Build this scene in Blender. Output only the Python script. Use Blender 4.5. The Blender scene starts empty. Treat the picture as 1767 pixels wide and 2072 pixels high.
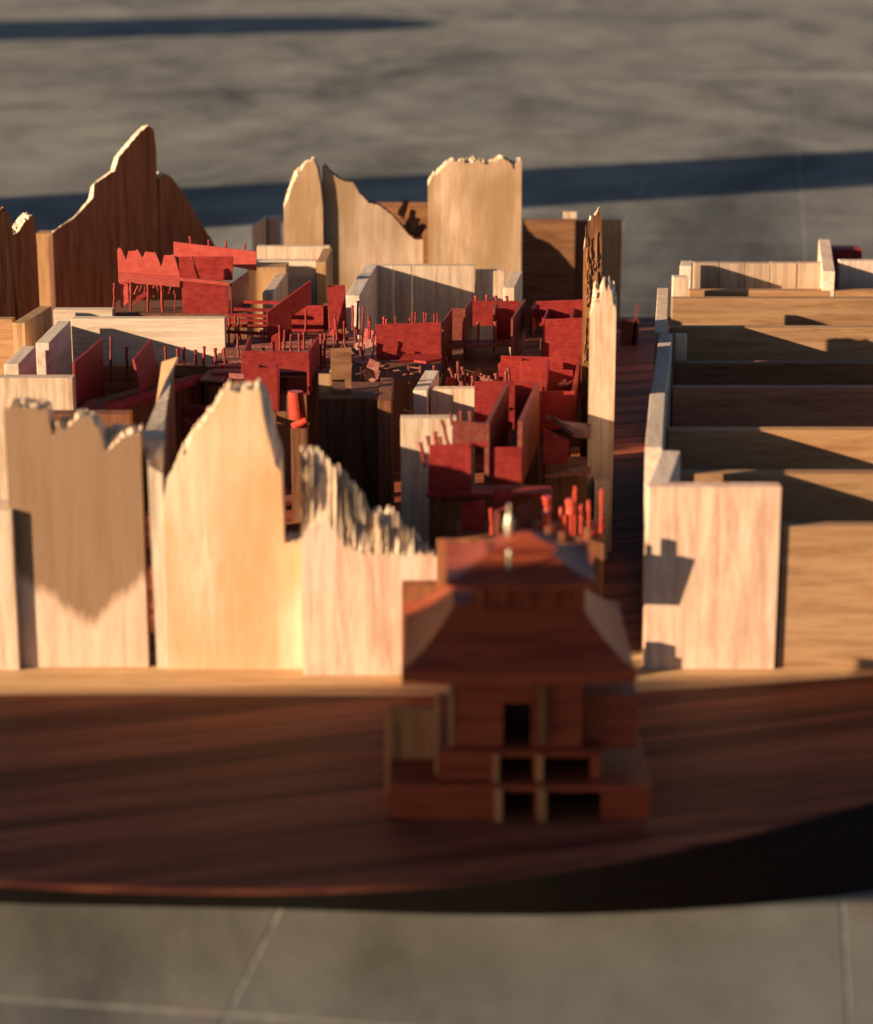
import bpy, math, random
from mathutils import Vector, noise
random.seed(7)
R = math.radians
sc = bpy.context.scene
col = sc.collection

# ------------------------------------------------------------------ camera, sky, sun, exposure (world in metres, builder code in cm)
S = 0.01
PITCH, F, W0, H0 = R(15), 4600.0, 1767.0, 2072.0
CAM = Vector((0, -150.0, 150 * math.tan(R(15) + math.atan((1355 - 1036) / 4600))))
cd = bpy.data.cameras.new('camera'); cam = bpy.data.objects.new('camera', cd); col.objects.link(cam)
cam.location = CAM * S; cam.rotation_euler = (R(90) - PITCH, 0, 0)
cd.sensor_fit = 'HORIZONTAL'; cd.sensor_width = 36; cd.lens = F / W0 * 36
cd.clip_start = 0.05; cd.clip_end = 400
cd.dof.use_dof = True; cd.dof.focus_distance = 2.16; cd.dof.aperture_fstop = 7.6; cd.dof.aperture_blades = 0
sc.camera = cam
SUN_H = Vector((0.903, 0.430)); ELEV = R(14.2)
SUN_D = Vector((SUN_H.x * math.cos(ELEV), SUN_H.y * math.cos(ELEV), -math.sin(ELEV))).normalized()
sl = bpy.data.lights.new('sun', 'SUN'); so = bpy.data.objects.new('sun', sl); col.objects.link(so)
sl.energy = 5.0; sl.angle = R(0.5); sl.color = (1.0, 0.79, 0.54)
so.rotation_euler = SUN_D.to_track_quat('-Z', 'Y').to_euler()
wd = bpy.data.worlds.new('World'); sc.world = wd; wd.use_nodes = True
nt = wd.node_tree; sky = nt.nodes.new('ShaderNodeTexSky'); sky.sky_type = 'NISHITA'; sky.sun_disc = False
sky.sun_elevation = ELEV; sky.sun_rotation = math.atan2(-SUN_D.x, -SUN_D.y)
sky.dust_density = 0.5; sky.air_density = 0.5; sky.ozone_density = 0.2
nt.links.new(sky.outputs[0], nt.nodes['Background'].inputs[0]); nt.nodes['Background'].inputs[1].default_value = 0.05
sc.view_settings.view_transform = 'Standard'; sc.view_settings.look = 'None'
sc.view_settings.exposure = 1.02; sc.view_settings.gamma = 1.0
sc.render.engine = 'CYCLES'; sc.cycles.use_denoising = True; sc.cycles.max_bounces = 5; sc.cycles.diffuse_bounces = 1

# ------------------------------------------------------------------ geometry helpers
FW = Vector((0, math.cos(PITCH), -math.sin(PITCH))); UP = Vector((0, math.sin(PITCH), math.cos(PITCH)))
def ray(px, py): return FW + Vector((1, 0, 0)) * ((px - W0 / 2) / F) + UP * ((H0 / 2 - py) / F)
def PY(px, py, Y):
    d = ray(px, py); return CAM + d * ((Y - CAM.y) / d.y)
def PZ(px, py, z):
    d = ray(px, py); return CAM + d * ((z - CAM.z) / d.z)
def YZ(py, z): return PZ(883.5, py, z).y
def PP(px, py, o, yaw):
    n = Vector((-math.sin(yaw), math.cos(yaw), 0)); d = ray(px, py)
    return CAM + d * ((Vector((o[0], o[1], 0)) - CAM).dot(n) / d.dot(n))

class MB:
    def __init__(s): s.v = []; s.f = []; s.m = []
    def add(s, vs, fs, mi=0):
        b = len(s.v); s.v += [Vector(v) for v in vs]; s.f += [[b + i for i in f] for f in fs]; s.m += [mi] * len(fs); return s
    def box(s, x0, x1, y0, y1, z0, z1, mi=0):
        return s.hexa([(x0, y0), (x1, y0), (x1, y1), (x0, y1)], z0, z1, mi)
    def hexa(s, plan, z0, z1, mi=0):
        n = len(plan); vs = [(p[0], p[1], z0) for p in plan] + [(p[0], p[1], z1) for p in plan]
        return s.add(vs, [list(range(n))[::-1], list(range(n, 2 * n))] + [[i, (i + 1) % n, n + (i + 1) % n, n + i] for i in range(n)], mi)
    def extr(s, pts, off, mi=0):
        n = len(pts); pts = [Vector(p) for p in pts]; off = Vector(off)
        return s.add(pts + [p + off for p in pts], [list(range(n)), list(range(n, 2 * n))[::-1]] + [[(i + 1) % n, i, n + i, n + (i + 1) % n] for i in range(n)], mi)
    def wall(s, A, B, T, z0, z1, mi=0):          # A, B plan points of the left edge, thickness to the right of A->B
        A = Vector((A[0], A[1])); B = Vector((B[0], B[1])); d = (B - A).normalized(); n = Vector((d.y, -d.x)) * T
        return s.hexa([A, A + n, B + n, B], z0, z1, mi)
    def cyl(s, p0, p1, r0, r1=None, n=8, mi=0, wob=0.0):
        r1 = r0 if r1 is None else r1; p0 = Vector(p0); p1 = Vector(p1); d = (p1 - p0).normalized()
        a = d.orthogonal().normalized(); b = d.cross(a); vs = []; K = 4
        for k in range(K + 1):
            t = k / K; c = p0.lerp(p1, t); r = r0 + (r1 - r0) * t
            if wob: c = c + (a * random.uniform(-1, 1) + b * random.uniform(-1, 1)) * wob; r *= random.uniform(.88, 1.12)
            vs += [c + (a * math.cos(6.2832 * i / n) + b * math.sin(6.2832 * i / n)) * r for i in range(n)]
        fs = [list(range(n))[::-1], list(range(K * n, K * n + n))]
        for k in range(K): fs += [[k * n + i, k * n + (i + 1) % n, (k + 1) * n + (i + 1) % n, (k + 1) * n + i] for i in range(n)]
        return s.add(vs, fs, mi)
    def origin(s):
        xs = [v.x for v in s.v]; ys = [v.y for v in s.v]; zs = [v.z for v in s.v]
        return Vector(((min(xs) + max(xs)) / 2, (min(ys) + max(ys)) / 2, min(zs)))
    def build(s, name, mats, parent=None, bev=0.0, smooth=False):
        o0 = Vector(parent['o']) if parent else s.origin()
        me = bpy.data.meshes.new(name); me.from_pydata([(v - o0) * S for v in s.v], [], s.f)
        mats = mats if isinstance(mats, (list, tuple)) else [mats]
        for m in mats: me.materials.append(m)
        if len(mats) > 1: me.polygons.foreach_set('material_index', s.m)
        if smooth: me.polygons.foreach_set('use_smooth', [True] * len(s.f))
        me.update(); o = bpy.data.objects.new(name, me); col.objects.link(o)
        if parent: o.parent = parent; o['o'] = list(o0)
        else: o.location = o0 * S; o['o'] = list(o0)
        if bev:
            b = o.modifiers.new('bevel', 'BEVEL'); b.width = bev * S; b.segments = 2; b.limit_method = 'ANGLE'; b.angle_limit = R(50)
        return o
def tag(o, label, cat, group=None, kind=None):
    if label: o['label'] = label
    if cat: o['category'] = cat
    if group: o['group'] = group
    if kind: o['kind'] = kind
    return o
def thing(name, label, cat, loc, group=None):
    o = bpy.data.objects.new(name, None); col.objects.link(o); o.empty_display_size = .01
    o.location = Vector(loc) * S; o['o'] = list(loc); return tag(o, label, cat, group)

def interp(pts, u):
    if u <= pts[0][0]: return pts[0][1]
    for (a, b), (c, d) in zip(pts, pts[1:]):
        if u <= c: return b + (d - b) * ((u - a) / max(c - a, 1e-6))
    return pts[-1][1]
def hsh(i): return (math.sin(i * 127.1 + 311.7) * 43758.5453) % 1.0
def splinter(front, back, o, yaw, T, zb=0.0, rows=6, step=.075, jag=.25, edge=.1, seed=0, mi_top=1, mi_end=0, lean=0.0, fib=0.0):
    """board in the plane through o at yaw; front/back: broken top profiles [(u, z)] ; grain runs upwards"""
    mb = MB(); e = Vector((math.cos(yaw), math.sin(yaw), 0)); n = Vector((-math.sin(yaw), math.cos(yaw), 0)); O = Vector((o[0], o[1], 0))
    u0, u1 = front[0][0], front[-1][0]; N = max(4, int((u1 - u0) / step)); vs = []
    def fn(u, k): return noise.noise((u * 4.5 + seed * 11.3, k * 1.7 + seed, 3.1)) + .6 * noise.noise((u * 11 + seed, k * 3.3, 9.2))
    def fr_(u, k): return (hsh(math.floor(u * 4.7 + noise.noise((u * 3, seed, k)) * .7) + k * 17 + seed * 5) - .5) * 1.5 + (hsh(math.floor(u * 11.5) + k * 31 + seed) - .5)
    def P(u, t, z): return O + e * (u + lean * z) + n * (T * t) + Vector((0, 0, z))
    us = [u0 + (u1 - u0) * j / N for j in range(N + 1)]
    for k in range(rows):
        t = k / (rows - 1)
        for u in us:
            a = interp(front, u) + edge * (.6 * fn(u, 0) + 1.3 * fr_(u, 1)); b = interp(back, u) + edge * (.6 * fn(u, 40) + 1.5 * fr_(u, 2))
            s = t * t * (3 - 2 * t)
            z = a + (b - a) * s + (jag * (fn(u, k + 1) * .9 + 1.1 * fr_(u, k + 3)) if 0 < k < rows - 1 else 0)
            z = max(z, zb + .1)
            if fib and 0 < k < rows - 1: t = min(.97, max(.03, t + fib * (.75 * noise.noise((u * 4.2 + seed, z * .6, 7.7)) + .75 * noise.noise((u * 9.5, z * 1.3 + seed, 2.2)) + .4 * noise.noise((u * 16, z * 2.2 + seed, 5.2)))))
            vs.append(P(u, t, z))
    M = N + 1; fs = []; ms = []
    for k in range(rows - 1):
        for j in range(N): fs.append([k * M + j, k * M + j + 1, (k + 1) * M + j + 1, (k + 1) * M + j]); ms.append(mi_top)
    b0 = len(vs); vs += [P(u, 0, zb) for u in us]; b1 = len(vs); vs += [P(u, 1, zb) for u in us]
    L = (rows - 1) * M
    for j in range(N):
        fs.append([b0 + j, b0 + j + 1, j + 1, j]); fs.append([b1 + j + 1, b1 + j, L + j, L + j + 1]); fs.append([b0 + j + 1, b0 + j, b1 + j, b1 + j + 1]); ms += [0, 0, 0]
    fs.append([b0] + [k * M for k in range(rows)] + [b1]); fs.append([b1 + N] + [k * M + N for k in range(rows)][::-1] + [b0 + N]); ms += [mi_end, mi_end]
    mb.v = vs; mb.f = fs; mb.m = ms; return mb
def prof(pts, o, yaw):
    e = Vector((math.cos(yaw), math.sin(yaw), 0)); O = Vector((o[0], o[1], 0)); r = []
    for p in pts:
        h = PP(p[0], p[1], o, yaw); r.append(((h - O).dot(e), h.z))
    out = []
    for u, z in r:
        if out and u <= out[-1][0]: u = out[-1][0] + .02
        out.append((u, z))
    return out

# ------------------------------------------------------------------ materials
def nodes(name):
    m = bpy.data.materials.new(name); m.use_nodes = True; t = m.node_tree; return m, t, t.nodes['Principled BSDF']
def N(t, ty, **kw):
    n = t.nodes.new(ty)
    for k, v in kw.items(): setattr(n, k, v)
    return n
def lk(t, a, b): t.links.new(a, b)
def ramp(t, fac, stops):
    r = N(t, 'ShaderNodeValToRGB'); el = r.color_ramp.elements
    while len(el) > 1: el.remove(el[-1])
    for i, (p, c) in enumerate(stops):
        e = el[0] if i == 0 else el.new(p)
        e.position = p; e.color = (*c, 1) if len(c) == 3 else c
    lk(t, fac, r.inputs[0]); return r.outputs[0]
def math_(t, op, a, b=None, clamp=False):
    n = N(t, 'ShaderNodeMath', operation=op); n.use_clamp = clamp
    for i, x in enumerate((a, b)):
        if x is None: continue
        if isinstance(x, (int, float)): n.inputs[i].default_value = x
        else: lk(t, x, n.inputs[i])
    return n.outputs[0]
def mixc(t, fac, a, b, mode='MIX'):
    n = N(t, 'ShaderNodeMix', data_type='RGBA', blend_type=mode)
    if isinstance(fac, (int, float)): n.inputs[0].default_value = fac
    else: lk(t, fac, n.inputs[0])
    for i, x in ((6, a), (7, b)):
        if isinstance(x, tuple): n.inputs[i].default_value = (*x, 1)
        else: lk(t, x, n.inputs[i])
    return n.outputs[2]
def coords(t, rnd=True):
    tc = N(t, 'ShaderNodeTexCoord'); oi = N(t, 'ShaderNodeObjectInfo')
    if not rnd: return tc.outputs['Object'], oi.outputs['Random'], tc.outputs['Object']
    ad = N(t, 'ShaderNodeVectorMath', operation='MULTIPLY_ADD'); cb = N(t, 'ShaderNodeCombineXYZ')
    for i in range(3): lk(t, oi.outputs['Random'], cb.inputs[i])
    ad.inputs[1].default_value = (7.3, 3.1, 5.7); lk(t, cb.outputs[0], ad.inputs[0]); lk(t, tc.outputs['Object'], ad.inputs[2])
    return ad.outputs[0], oi.outputs['Random'], tc.outputs['Object']
def tex(t, vec, sc3, scale=1.0, detail=4, rough=.55, dist=0.0, loc=(0, 0, 0)):
    mp = N(t, 'ShaderNodeMapping'); mp.inputs['Scale'].default_value = sc3; mp.inputs['Location'].default_value = loc; lk(t, vec, mp.inputs[0])
    n = N(t, 'ShaderNodeTexNoise'); n.inputs['Scale'].default_value = scale; n.inputs['Detail'].default_value = detail
    n.inputs['Roughness'].default_value = rough; n.inputs['Distortion'].default_value = dist; lk(t, mp.outputs[0], n.inputs[0]); return n.outputs['Fac']
def wood(name, light, dark, heart=None, hamt=.5, axis='z', bump=.25, vmark=None, rough=.62, fine=1.0, rot=0.0, shade_streak=None, bigs=35):
    m, t, b = nodes(name); v, rnd, raw = coords(t)
    if rot:
        rm = N(t, 'ShaderNodeMapping'); rm.inputs['Rotation'].default_value = (0, 0, rot); lk(t, v, rm.inputs[0]); v = rm.outputs[0]
    ax = {'x': (.07, 1, 1), 'y': (1, .07, 1), 'z': (1, 1, .07)}[axis]
    fib = tex(t, v, tuple(a * 900 * fine for a in ax), 1, 3, .6)
    band = tex(t, v, tuple(a * 150 for a in ax), 1, 5, .6, .6)
    big = tex(t, v, tuple(a * bigs if a == 1 else bigs * .4 for a in ax), 1, 3, .5, .3)
    f = math_(t, 'ADD', math_(t, 'MULTIPLY', fib, .35), math_(t, 'MULTIPLY', band, .65))
    mid = tuple((a * .6 + c * .4) for a, c in zip(light, dark))
    c = ramp(t, f, [(.36, dark), (.48, mid), (.58, light)])
    if heart:
        hm = ramp(t, big, [(max(0, 1 - hamt - .16), (0, 0, 0)), (min(1, 1 - hamt + .14), (.9, .9, .9))])
        if vmark:
            sp = N(t, 'ShaderNodeSeparateXYZ'); lk(t, raw, sp.inputs[0])
            xc, zv, k = vmark
            d = math_(t, 'SUBTRACT', sp.outputs[2], math_(t, 'ADD', math_(t, 'MULTIPLY', math_(t, 'ABSOLUTE', math_(t, 'SUBTRACT', sp.outputs[0], xc)), k), zv))
            d = math_(t, 'ADD', d, math_(t, 'MULTIPLY', math_(t, 'SUBTRACT', band, .5), .03))
            hm = math_(t, 'MULTIPLY', math_(t, 'MULTIPLY', d, 90, True), .85)
        c = mixc(t, hm, c, mixc(t, .45, heart, mixc(t, f, tuple(x * .45 for x in heart), heart)))
    if shade_streak: c = mixc(t, ramp(t, tex(t, v, (1.2, 38, 38), 1, 5, .65, .5), [(.42, (0, 0, 0)), (.60, (.9, .9, .9))]), c, shade_streak)
    c = mixc(t, 1.0, c, ramp(t, rnd, [(0, (.86, .84, .82)), (.5, (1, 1, 1)), (1, (1.08, 1.0, .92))]), 'MULTIPLY')
    lk(t, c, b.inputs['Base Color']); b.inputs['Roughness'].default_value = rough; b.inputs['Specular IOR Level'].default_value = .10
    bp = N(t, 'ShaderNodeBump'); bp.inputs['Strength'].default_value = bump; bp.inputs['Distance'].default_value = .0006
    lk(t, f, bp.inputs['Height']); lk(t, bp.outputs[0], b.inputs['Normal']); return m
def red_paint(name, c0, c1, axis='x', dust=0.0):
    m, t, b = nodes(name); v, rnd, raw = coords(t)
    ax = {'x': (.06, 1, 1), 'y': (1, .06, 1), 'z': (1, 1, .06)}[axis]
    fib = tex(t, v, tuple(a * 1300 for a in ax), 1, 3, .6); blot = tex(t, v, (160, 160, 160), 1, 4, .6); spk = tex(t, v, (1800, 1800, 1800), 1, 2, .5)
    c = ramp(t, math_(t, 'ADD', math_(t, 'MULTIPLY', fib, .5), math_(t, 'MULTIPLY', blot, .5)), [(.35, c0), (.62, c1)])
    c = mixc(t, ramp(t, spk, [(.66, (0, 0, 0)), (.74, (1, 1, 1))]), c, tuple(x * .45 for x in c0))
    c = mixc(t, ramp(t, tex(t, v, (520, 520, 520), 1, 4, .7), [(.66, (0, 0, 0)), (.70, (.7, .7, .7))]), c, (.46, .20, .13))
    if dust:
        dm = ramp(t, tex(t, v, (240, 240, 240), 1, 5, .7), [(.4, (0, 0, 0)), (.65, (dust, dust, dust))]); c = mixc(t, dm, c, (.36, .24, .17))
    c = mixc(t, 1.0, c, ramp(t, rnd, [(0, (.82, .82, .82)), (1, (1.1, 1.05, 1.0))]), 'MULTIPLY')
    lk(t, c, b.inputs['Base Color']); b.inputs['Roughness'].default_value = .55; b.inputs['Specular IOR Level'].default_value = .16
    bp = N(t, 'ShaderNodeBump'); bp.inputs['Strength'].default_value = .3; bp.inputs['Distance'].default_value = .0004
    lk(t, math_(t, 'ADD', fib, math_(t, 'MULTIPLY', blot, .6)), bp.inputs['Height']); lk(t, bp.outputs[0], b.inputs['Normal']); return m
PALE = wood('pale_wood', (.76, .57, .41), (.46, .28, .17))
PALEX = wood('pale_wood_crosswise', (.78, .61, .45), (.56, .38, .25), axis='x')
PALEY = wood('pale_wood_lengthwise', (.76, .59, .46), (.53, .37, .27), axis='y')
PINK = wood('pink_streaked_wood', (.80, .60, .46), (.52, .28, .20), heart=(.62, .36, .26), hamt=.36)
HEART = wood('heartwood_patched_wood', (.76, .53, .38), (.50, .30, .18), heart=(.36, .22, .11), hamt=.52, bigs=17)
VHEART = wood('heartwood_wedge_wood', (.78, .55, .41), (.58, .36, .25), heart=(.24, .135, .068), hamt=.5, vmark=(.004, .026, .85))
TAN = wood('tan_wood', (.48, .28, .14), (.28, .145, .065))
TANX = wood('tan_wood_crosswise', (.47, .265, .135), (.29, .14, .065), axis='x')
BROWN = wood('brown_wood', (.24, .10, .05), (.10, .04, .02))
PALESH = wood('shaded_pale_wood', (.54, .38, .26), (.32, .20, .13))  # pale wood darkened in colour to stand for shade on the back panels
SHADEW = wood('shade_dark_wood', (.14, .06, .035), (.06, .024, .014))  # very dark colour that stands in for shade on faces and in recesses
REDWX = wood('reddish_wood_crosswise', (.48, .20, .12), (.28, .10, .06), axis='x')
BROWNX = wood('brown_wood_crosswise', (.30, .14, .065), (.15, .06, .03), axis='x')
BASEW = wood('base_board_wood', (.37, .112, .056), (.19, .048, .028), axis='x', bump=.15, rough=.6, fine=.6, rot=-.30, shade_streak=(.085, .022, .016))  # dark diagonal streaks paint shadow streaks into the board colour
MIDW = wood('warm_mid_wood', (.46, .21, .085), (.26, .10, .04))
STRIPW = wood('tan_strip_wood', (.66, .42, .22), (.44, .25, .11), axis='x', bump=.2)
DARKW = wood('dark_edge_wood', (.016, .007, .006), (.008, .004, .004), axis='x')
SHRD = wood('red_brown_wood', (.34, .125, .055), (.15, .045, .022))
BREAK = wood('fresh_break_wood', (.82, .66, .49), (.44, .27, .16), bump=.9)
BARK = wood('rough_bark', (.30, .13, .055), (.045, .016, .01), bump=1.0, fine=.35)
RED = red_paint('red_paint', (.20, .014, .013), (.36, .042, .033))
REDL = red_paint('faded_red_paint', (.42, .055, .040), (.58, .105, .075))
REDZ = red_paint('red_paint_upright', (.20, .015, .013), (.36, .044, .033), 'z')
DUSTY = red_paint('dusty_red_paint', (.17, .035, .028), (.25, .06, .045), 'x', .6)
RUST = red_paint('rust_red_paint', (.15, .022, .018), (.23, .045, .03), 'y', .2)
ROOF = wood('mahogany_stain', (.32, .066, .028), (.16, .030, .015), axis='x', rough=.42)
BRASS, _t, _b = nodes('pale_pin_metal'); _b.inputs['Base Color'].default_value = (.62, .52, .36, 1); _b.inputs['Metallic'].default_value = .5; _b.inputs['Roughness'].default_value = .35
def stone(name, scale_c=1.0):
    m, t, b = nodes(name); g = N(t, 'ShaderNodeNewGeometry').outputs['Position']; oi = N(t, 'ShaderNodeObjectInfo').outputs['Random']
    big = tex(t, g, (1.3, .42, 1), 1, 7, .66, .8, (3.3, 7.1, 0)); med = tex(t, g, (6, 3, 5), 1, 6, .65); fin = tex(t, g, (320, 320, 320), 1, 4, .7)
    c = ramp(t, big, [(.34, (.105, .10, .095)), (.46, (.215, .203, .176)), (.62, (.30, .28, .24))])
    c = mixc(t, .75, c, ramp(t, med, [(.32, (.50, .46, .42)), (.55, (.95, .95, .95)), (.75, (1.12, 1.10, 1.06))]), 'MULTIPLY')
    c = mixc(t, .6, c, ramp(t, fin, [(.3, (.6, .6, .6)), (.6, (1.1, 1.1, 1.1))]), 'MULTIPLY')
    c = mixc(t, ramp(t, tex(t, g, (9, 9, 9), 1, 3, .5, .4), [(.66, (0, 0, 0)), (.76, (.5, .5, .5))]), c, (.20, .12, .075))
    c = mixc(t, 1.0, c, ramp(t, oi, [(0, (.94, .94, .95)), (1, (1.05, 1.04, 1.02))]), 'MULTIPLY')
    lk(t, c, b.inputs['Base Color']); b.inputs['Roughness'].default_value = .8; b.inputs['Specular IOR Level'].default_value = .2
    bp = N(t, 'ShaderNodeBump'); bp.inputs['Strength'].default_value = .25; bp.inputs['Distance'].default_value = .002
    lk(t, math_(t, 'ADD', fin, med), bp.inputs['Height']); lk(t, bp.outputs[0], b.inputs['Normal']); return m
STONE = stone('worn_paving_stone')
MORTAR, _t, _b = nodes('pale_mortar')
_g = N(_t, 'ShaderNodeNewGeometry').outputs['Position']
lk(_t, ramp(_t, tex(_t, _g, (40, 40, 40), 1, 5, .7), [(.38, (.20, .18, .155)), (.62, (.42, .39, .335))]), _b.inputs['Base Color']); _b.inputs['Roughness'].default_value = .9

# ------------------------------------------------------------------ ground with paving tiles, base board
GZ = -5.0
g = MB(); g.box(-12000, 12000, -3000, 30000, GZ - 20, GZ - .035)
ground = tag(g.build('ground', MORTAR), None, None, None, 'structure')
ya = R(8.4); ex = Vector((math.cos(ya), -math.sin(ya), 0)); ey = Vector((math.sin(ya), math.cos(ya), 0)); TO = Vector((-11.05, -41.2, 0)); TS = 32.4
for j in range(-2, 21):
    for i in range(-11, 12):
        c = TO + ex * ((i + .5) * TS) + ey * ((j + .5) * TS)
        lim = 24 + (c.y + 150) * .20
        if abs(c.x) > lim or (abs(c.x) < 58 and -4 < c.y < 108): continue
        t = MB(); a = TS / 2 - .12; jx = lambda: random.uniform(-.08, .08); h = random.uniform(-.015, .012)
        t.hexa([c + ex * (sx * (a + jx())) + ey * (sy * (a + jx())) for sx, sy in ((-1, -1), (1, -1), (1, 1), (-1, 1))], GZ - 1, GZ + h)
        t.build('paving_tile', STONE, ground, .04)
far = MB(); far.box(-12000, 12000, 640, 30000, GZ - 1, GZ - .005); far.build('far_paving', STONE, ground)

top = [(-400, 1760), (-150, 1778), (0, 1787), (250, 1799), (560, 1803), (900, 1788), (1200, 1748), (1500, 1688), (1767, 1618), (2050, 1530)]
bot = [(-400, 1806), (-150, 1820), (0, 1828), (250, 1834), (560, 1840), (900, 1851), (1200, 1850), (1500, 1833), (1767, 1802), (2050, 1750)]
def smoothpts(ps, n=6):
    out = []
    for i in range(len(ps) - 1):
        p0, p1, p2, p3 = ps[max(i - 1, 0)], ps[i], ps[i + 1], ps[min(i + 2, len(ps) - 1)]
        for k in range(n):
            t = k / n; out.append(tuple(.5 * (2 * p1[c] + (p2[c] - p0[c]) * t + (2 * p0[c] - 5 * p1[c] + 4 * p2[c] - p3[c]) * t * t + (3 * p1[c] - p0[c] - 3 * p2[c] + p3[c]) * t ** 3) for c in (0, 1)))
    return out + [ps[-1]]
tp = [PZ(x, y, 0) for x, y in smoothpts(top)]; bp_ = [PZ(x, y, GZ) for x, y in smoothpts(bot)]
mid = [a.lerp(b, .25) + Vector((0, -.25, .35)) for a, b in zip(tp, bp_)]; n = len(tp)
rim = MB(); rim.v = [p + Vector((0, 0, -.12)) for p in tp] + mid + bp_
for k in range(2): rim.f += [[k * n + i, (k + 1) * n + i, (k + 1) * n + i + 1, k * n + i + 1] for i in range(n - 1)]
rim.m = [0] * len(rim.f)
pl = MB(); B1 = 139.5
pts = [p + Vector((0, .12, 0)) for p in tp] + [Vector((tp[-1].x, B1, 0)), Vector((tp[0].x, B1, 0))]
pl.v = pts + [p + Vector((0, -.12, -.12)) for p in tp] + [Vector((tp[-1].x, B1, GZ)), Vector((tp[0].x, B1, GZ))]; m_ = len(pts)
pl.f = [list(range(m_))] + [[i, i + m_, i + 1 + m_, i + 1] for i in range(m_ - 1)] + [[m_ - 1, 2 * m_ - 1, m_, 0]]; pl.m = [0] * len(pl.f)
board = thing('base_board', 'large reddish brown wooden base board with a curved front edge under the model city', 'base board', (0, -30, GZ))
pl.build('board_top', BASEW, board)
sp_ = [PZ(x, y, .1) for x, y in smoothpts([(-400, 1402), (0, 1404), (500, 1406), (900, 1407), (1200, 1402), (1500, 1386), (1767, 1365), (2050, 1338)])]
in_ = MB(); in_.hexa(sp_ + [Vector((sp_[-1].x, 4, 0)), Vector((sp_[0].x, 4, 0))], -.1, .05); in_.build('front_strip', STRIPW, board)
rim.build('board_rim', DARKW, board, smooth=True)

# unseen things added out of frame to throw the foreground shade and far shadow bands
rl = thing('shade_board', 'unseen wooden board on two legs left of the model, added to shade the foreground', 'shade_board', (-130, -74, GZ))
r_ = MB(); yr = lambda x: -84.5 + (x + 235) / 210 * 14.5
r_.extr([(x, yr(x), z) for x, z in ((-235, 30), (-113, 23.6), (-88, 21.8), (-66, 22.0), (-21, 22.4), (-21, 38.6), (-235, 38.6))], (0, 3, 0)); r_.build('shade_apron', BROWNX, rl, .3)  # lower edge cut to shape the foreground shade
r_ = MB(); r_.hexa([(-236, -85), (-20.5, -70.2), (-20.5, -61.7), (-236, -76.5)], 38.6, 39.6); r_.build('top_board', BROWNX, rl, .3)
for px_, py_ in ((-230, -82.5), (-24, -68)):
    r_ = MB(); r_.box(px_ - 2.5, px_ + 2.5, py_ - 1.2, py_ + 1.2, GZ, 38.6); r_.build('leg', BROWN, rl, .2)
def column(x, y, rad, h, label):
    t = thing('shadow_column', label, 'column', (x, y, GZ)); c = MB(); c.cyl((x, y, GZ + 12), (x, y, h), rad, rad * .96, 28); c.build('shaft', STONE, t, smooth=False)
    c = MB(); c.box(x - rad - 6, x + rad + 6, y - rad - 6, y + rad + 6, GZ, GZ + 12); c.build('plinth', STONE, t, .5)
column(-345, 147, 30, 330, 'unseen thick round stone column added beside the model to cast the far shadow band')
column(-560, 745, 85, 130, 'unseen broad low stone drum added far behind the model to cast a second shadow band')

# ------------------------------------------------------------------ timber walls
GL = 'plain wooden wall blocks of the model city'
def cat(o, label, group=None, c='wooden block'): return tag(o, label, c, group)
def front(name, x0, x1, yt, Y, T, mat, label, zb=0.0, bev=.06, c='wooden block', yt2=None):
    a = PY(x0, yt, Y); b = PY(x1, yt if yt2 is None else yt2, Y); mb = MB()
    mb.extr([(a.x, Y, zb), (b.x, Y, zb), (b.x, Y, b.z), (a.x, Y, a.z)], (0, T, 0)); return cat(mb.build(name, mat, None, bev), label, None, c)
def depthwall(name, A, B, h, T, mat, label, zb=0.0, bev=.06, c='wooden block'):
    a = PZ(A[0], A[1], h); b = PZ(B[0], B[1], h); mb = MB(); mb.wall(a, b, T, zb, h)
    return cat(mb.build(name, mat, None, bev), label, None, c)
HW = 12.5
# right-hand block of the city: corner block, side walls, and the row of cross planks
front('corner_block', 1312, 1583, 986, 0, 1.4, PINK, 'pale square-cut front corner block with small shadows across its face', c='wooden block')
depthwall('side_wall', (1313, 979), (1340, 911), 12.95, 1.35, PALEY, 'pale wooden side wall running back from the pale front corner block')
depthwall('side_wall', (1306, 905), (1316, 794), 12.9, 1.25, PALEY, 'grey-topped long wooden side wall second along the alley from the front corner block')
depthwall('side_wall', (1318, 789), (1335, 674), 12.9, 1.2, PALEY, 'wooden side wall with one bright end third along the alley from the front corner block')
depthwall('side_wall', (1325, 672), (1331, 582), 12.9, 1.15, PALE, 'rough faced wooden side wall at the far end of the alley')
front('end_post', 1363, 1393, 561, 93, 1.6, PALE, 'short pale post behind the farthest side wall of the alley')
front('cross_plank', 1584, 2000, 1066, .35, 1.35, TANX, 'nearest tan plank beside the pale corner block, a shadow stripe low on it')
front('cross_plank', 1369, 2000, 959, YZ(959, 10.6), 1.4, TANX, 'tan cross plank just behind the pale corner block, half in triangular shadow')
front('cross_plank', 1352, 2000, 871, YZ(871, 10.6), 1.4, TANX, 'tan cross plank second behind the corner block, long diagonal shadow')
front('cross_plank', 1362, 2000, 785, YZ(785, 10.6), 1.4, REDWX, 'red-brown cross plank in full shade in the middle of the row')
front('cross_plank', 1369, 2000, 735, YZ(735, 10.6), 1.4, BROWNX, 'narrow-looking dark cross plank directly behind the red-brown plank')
front('cross_plank', 1360, 2000, 663, YZ(663, 10.6), 1.4, TANX, 'sunlit tan cross plank with a rough-edged dark shadow on its left half')
front('cross_plank', 1361, 2000, 604, YZ(604, 10.6), 1.4, TANX, 'sunlit orange-tan cross plank behind the plank with the rough-edged shadow')
front('cross_plank', 1395, 2000, 588, YZ(588, 10.6), 1.4, TANX, 'thin strip of tan plank showing just in front of the panelled back wall')
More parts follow.
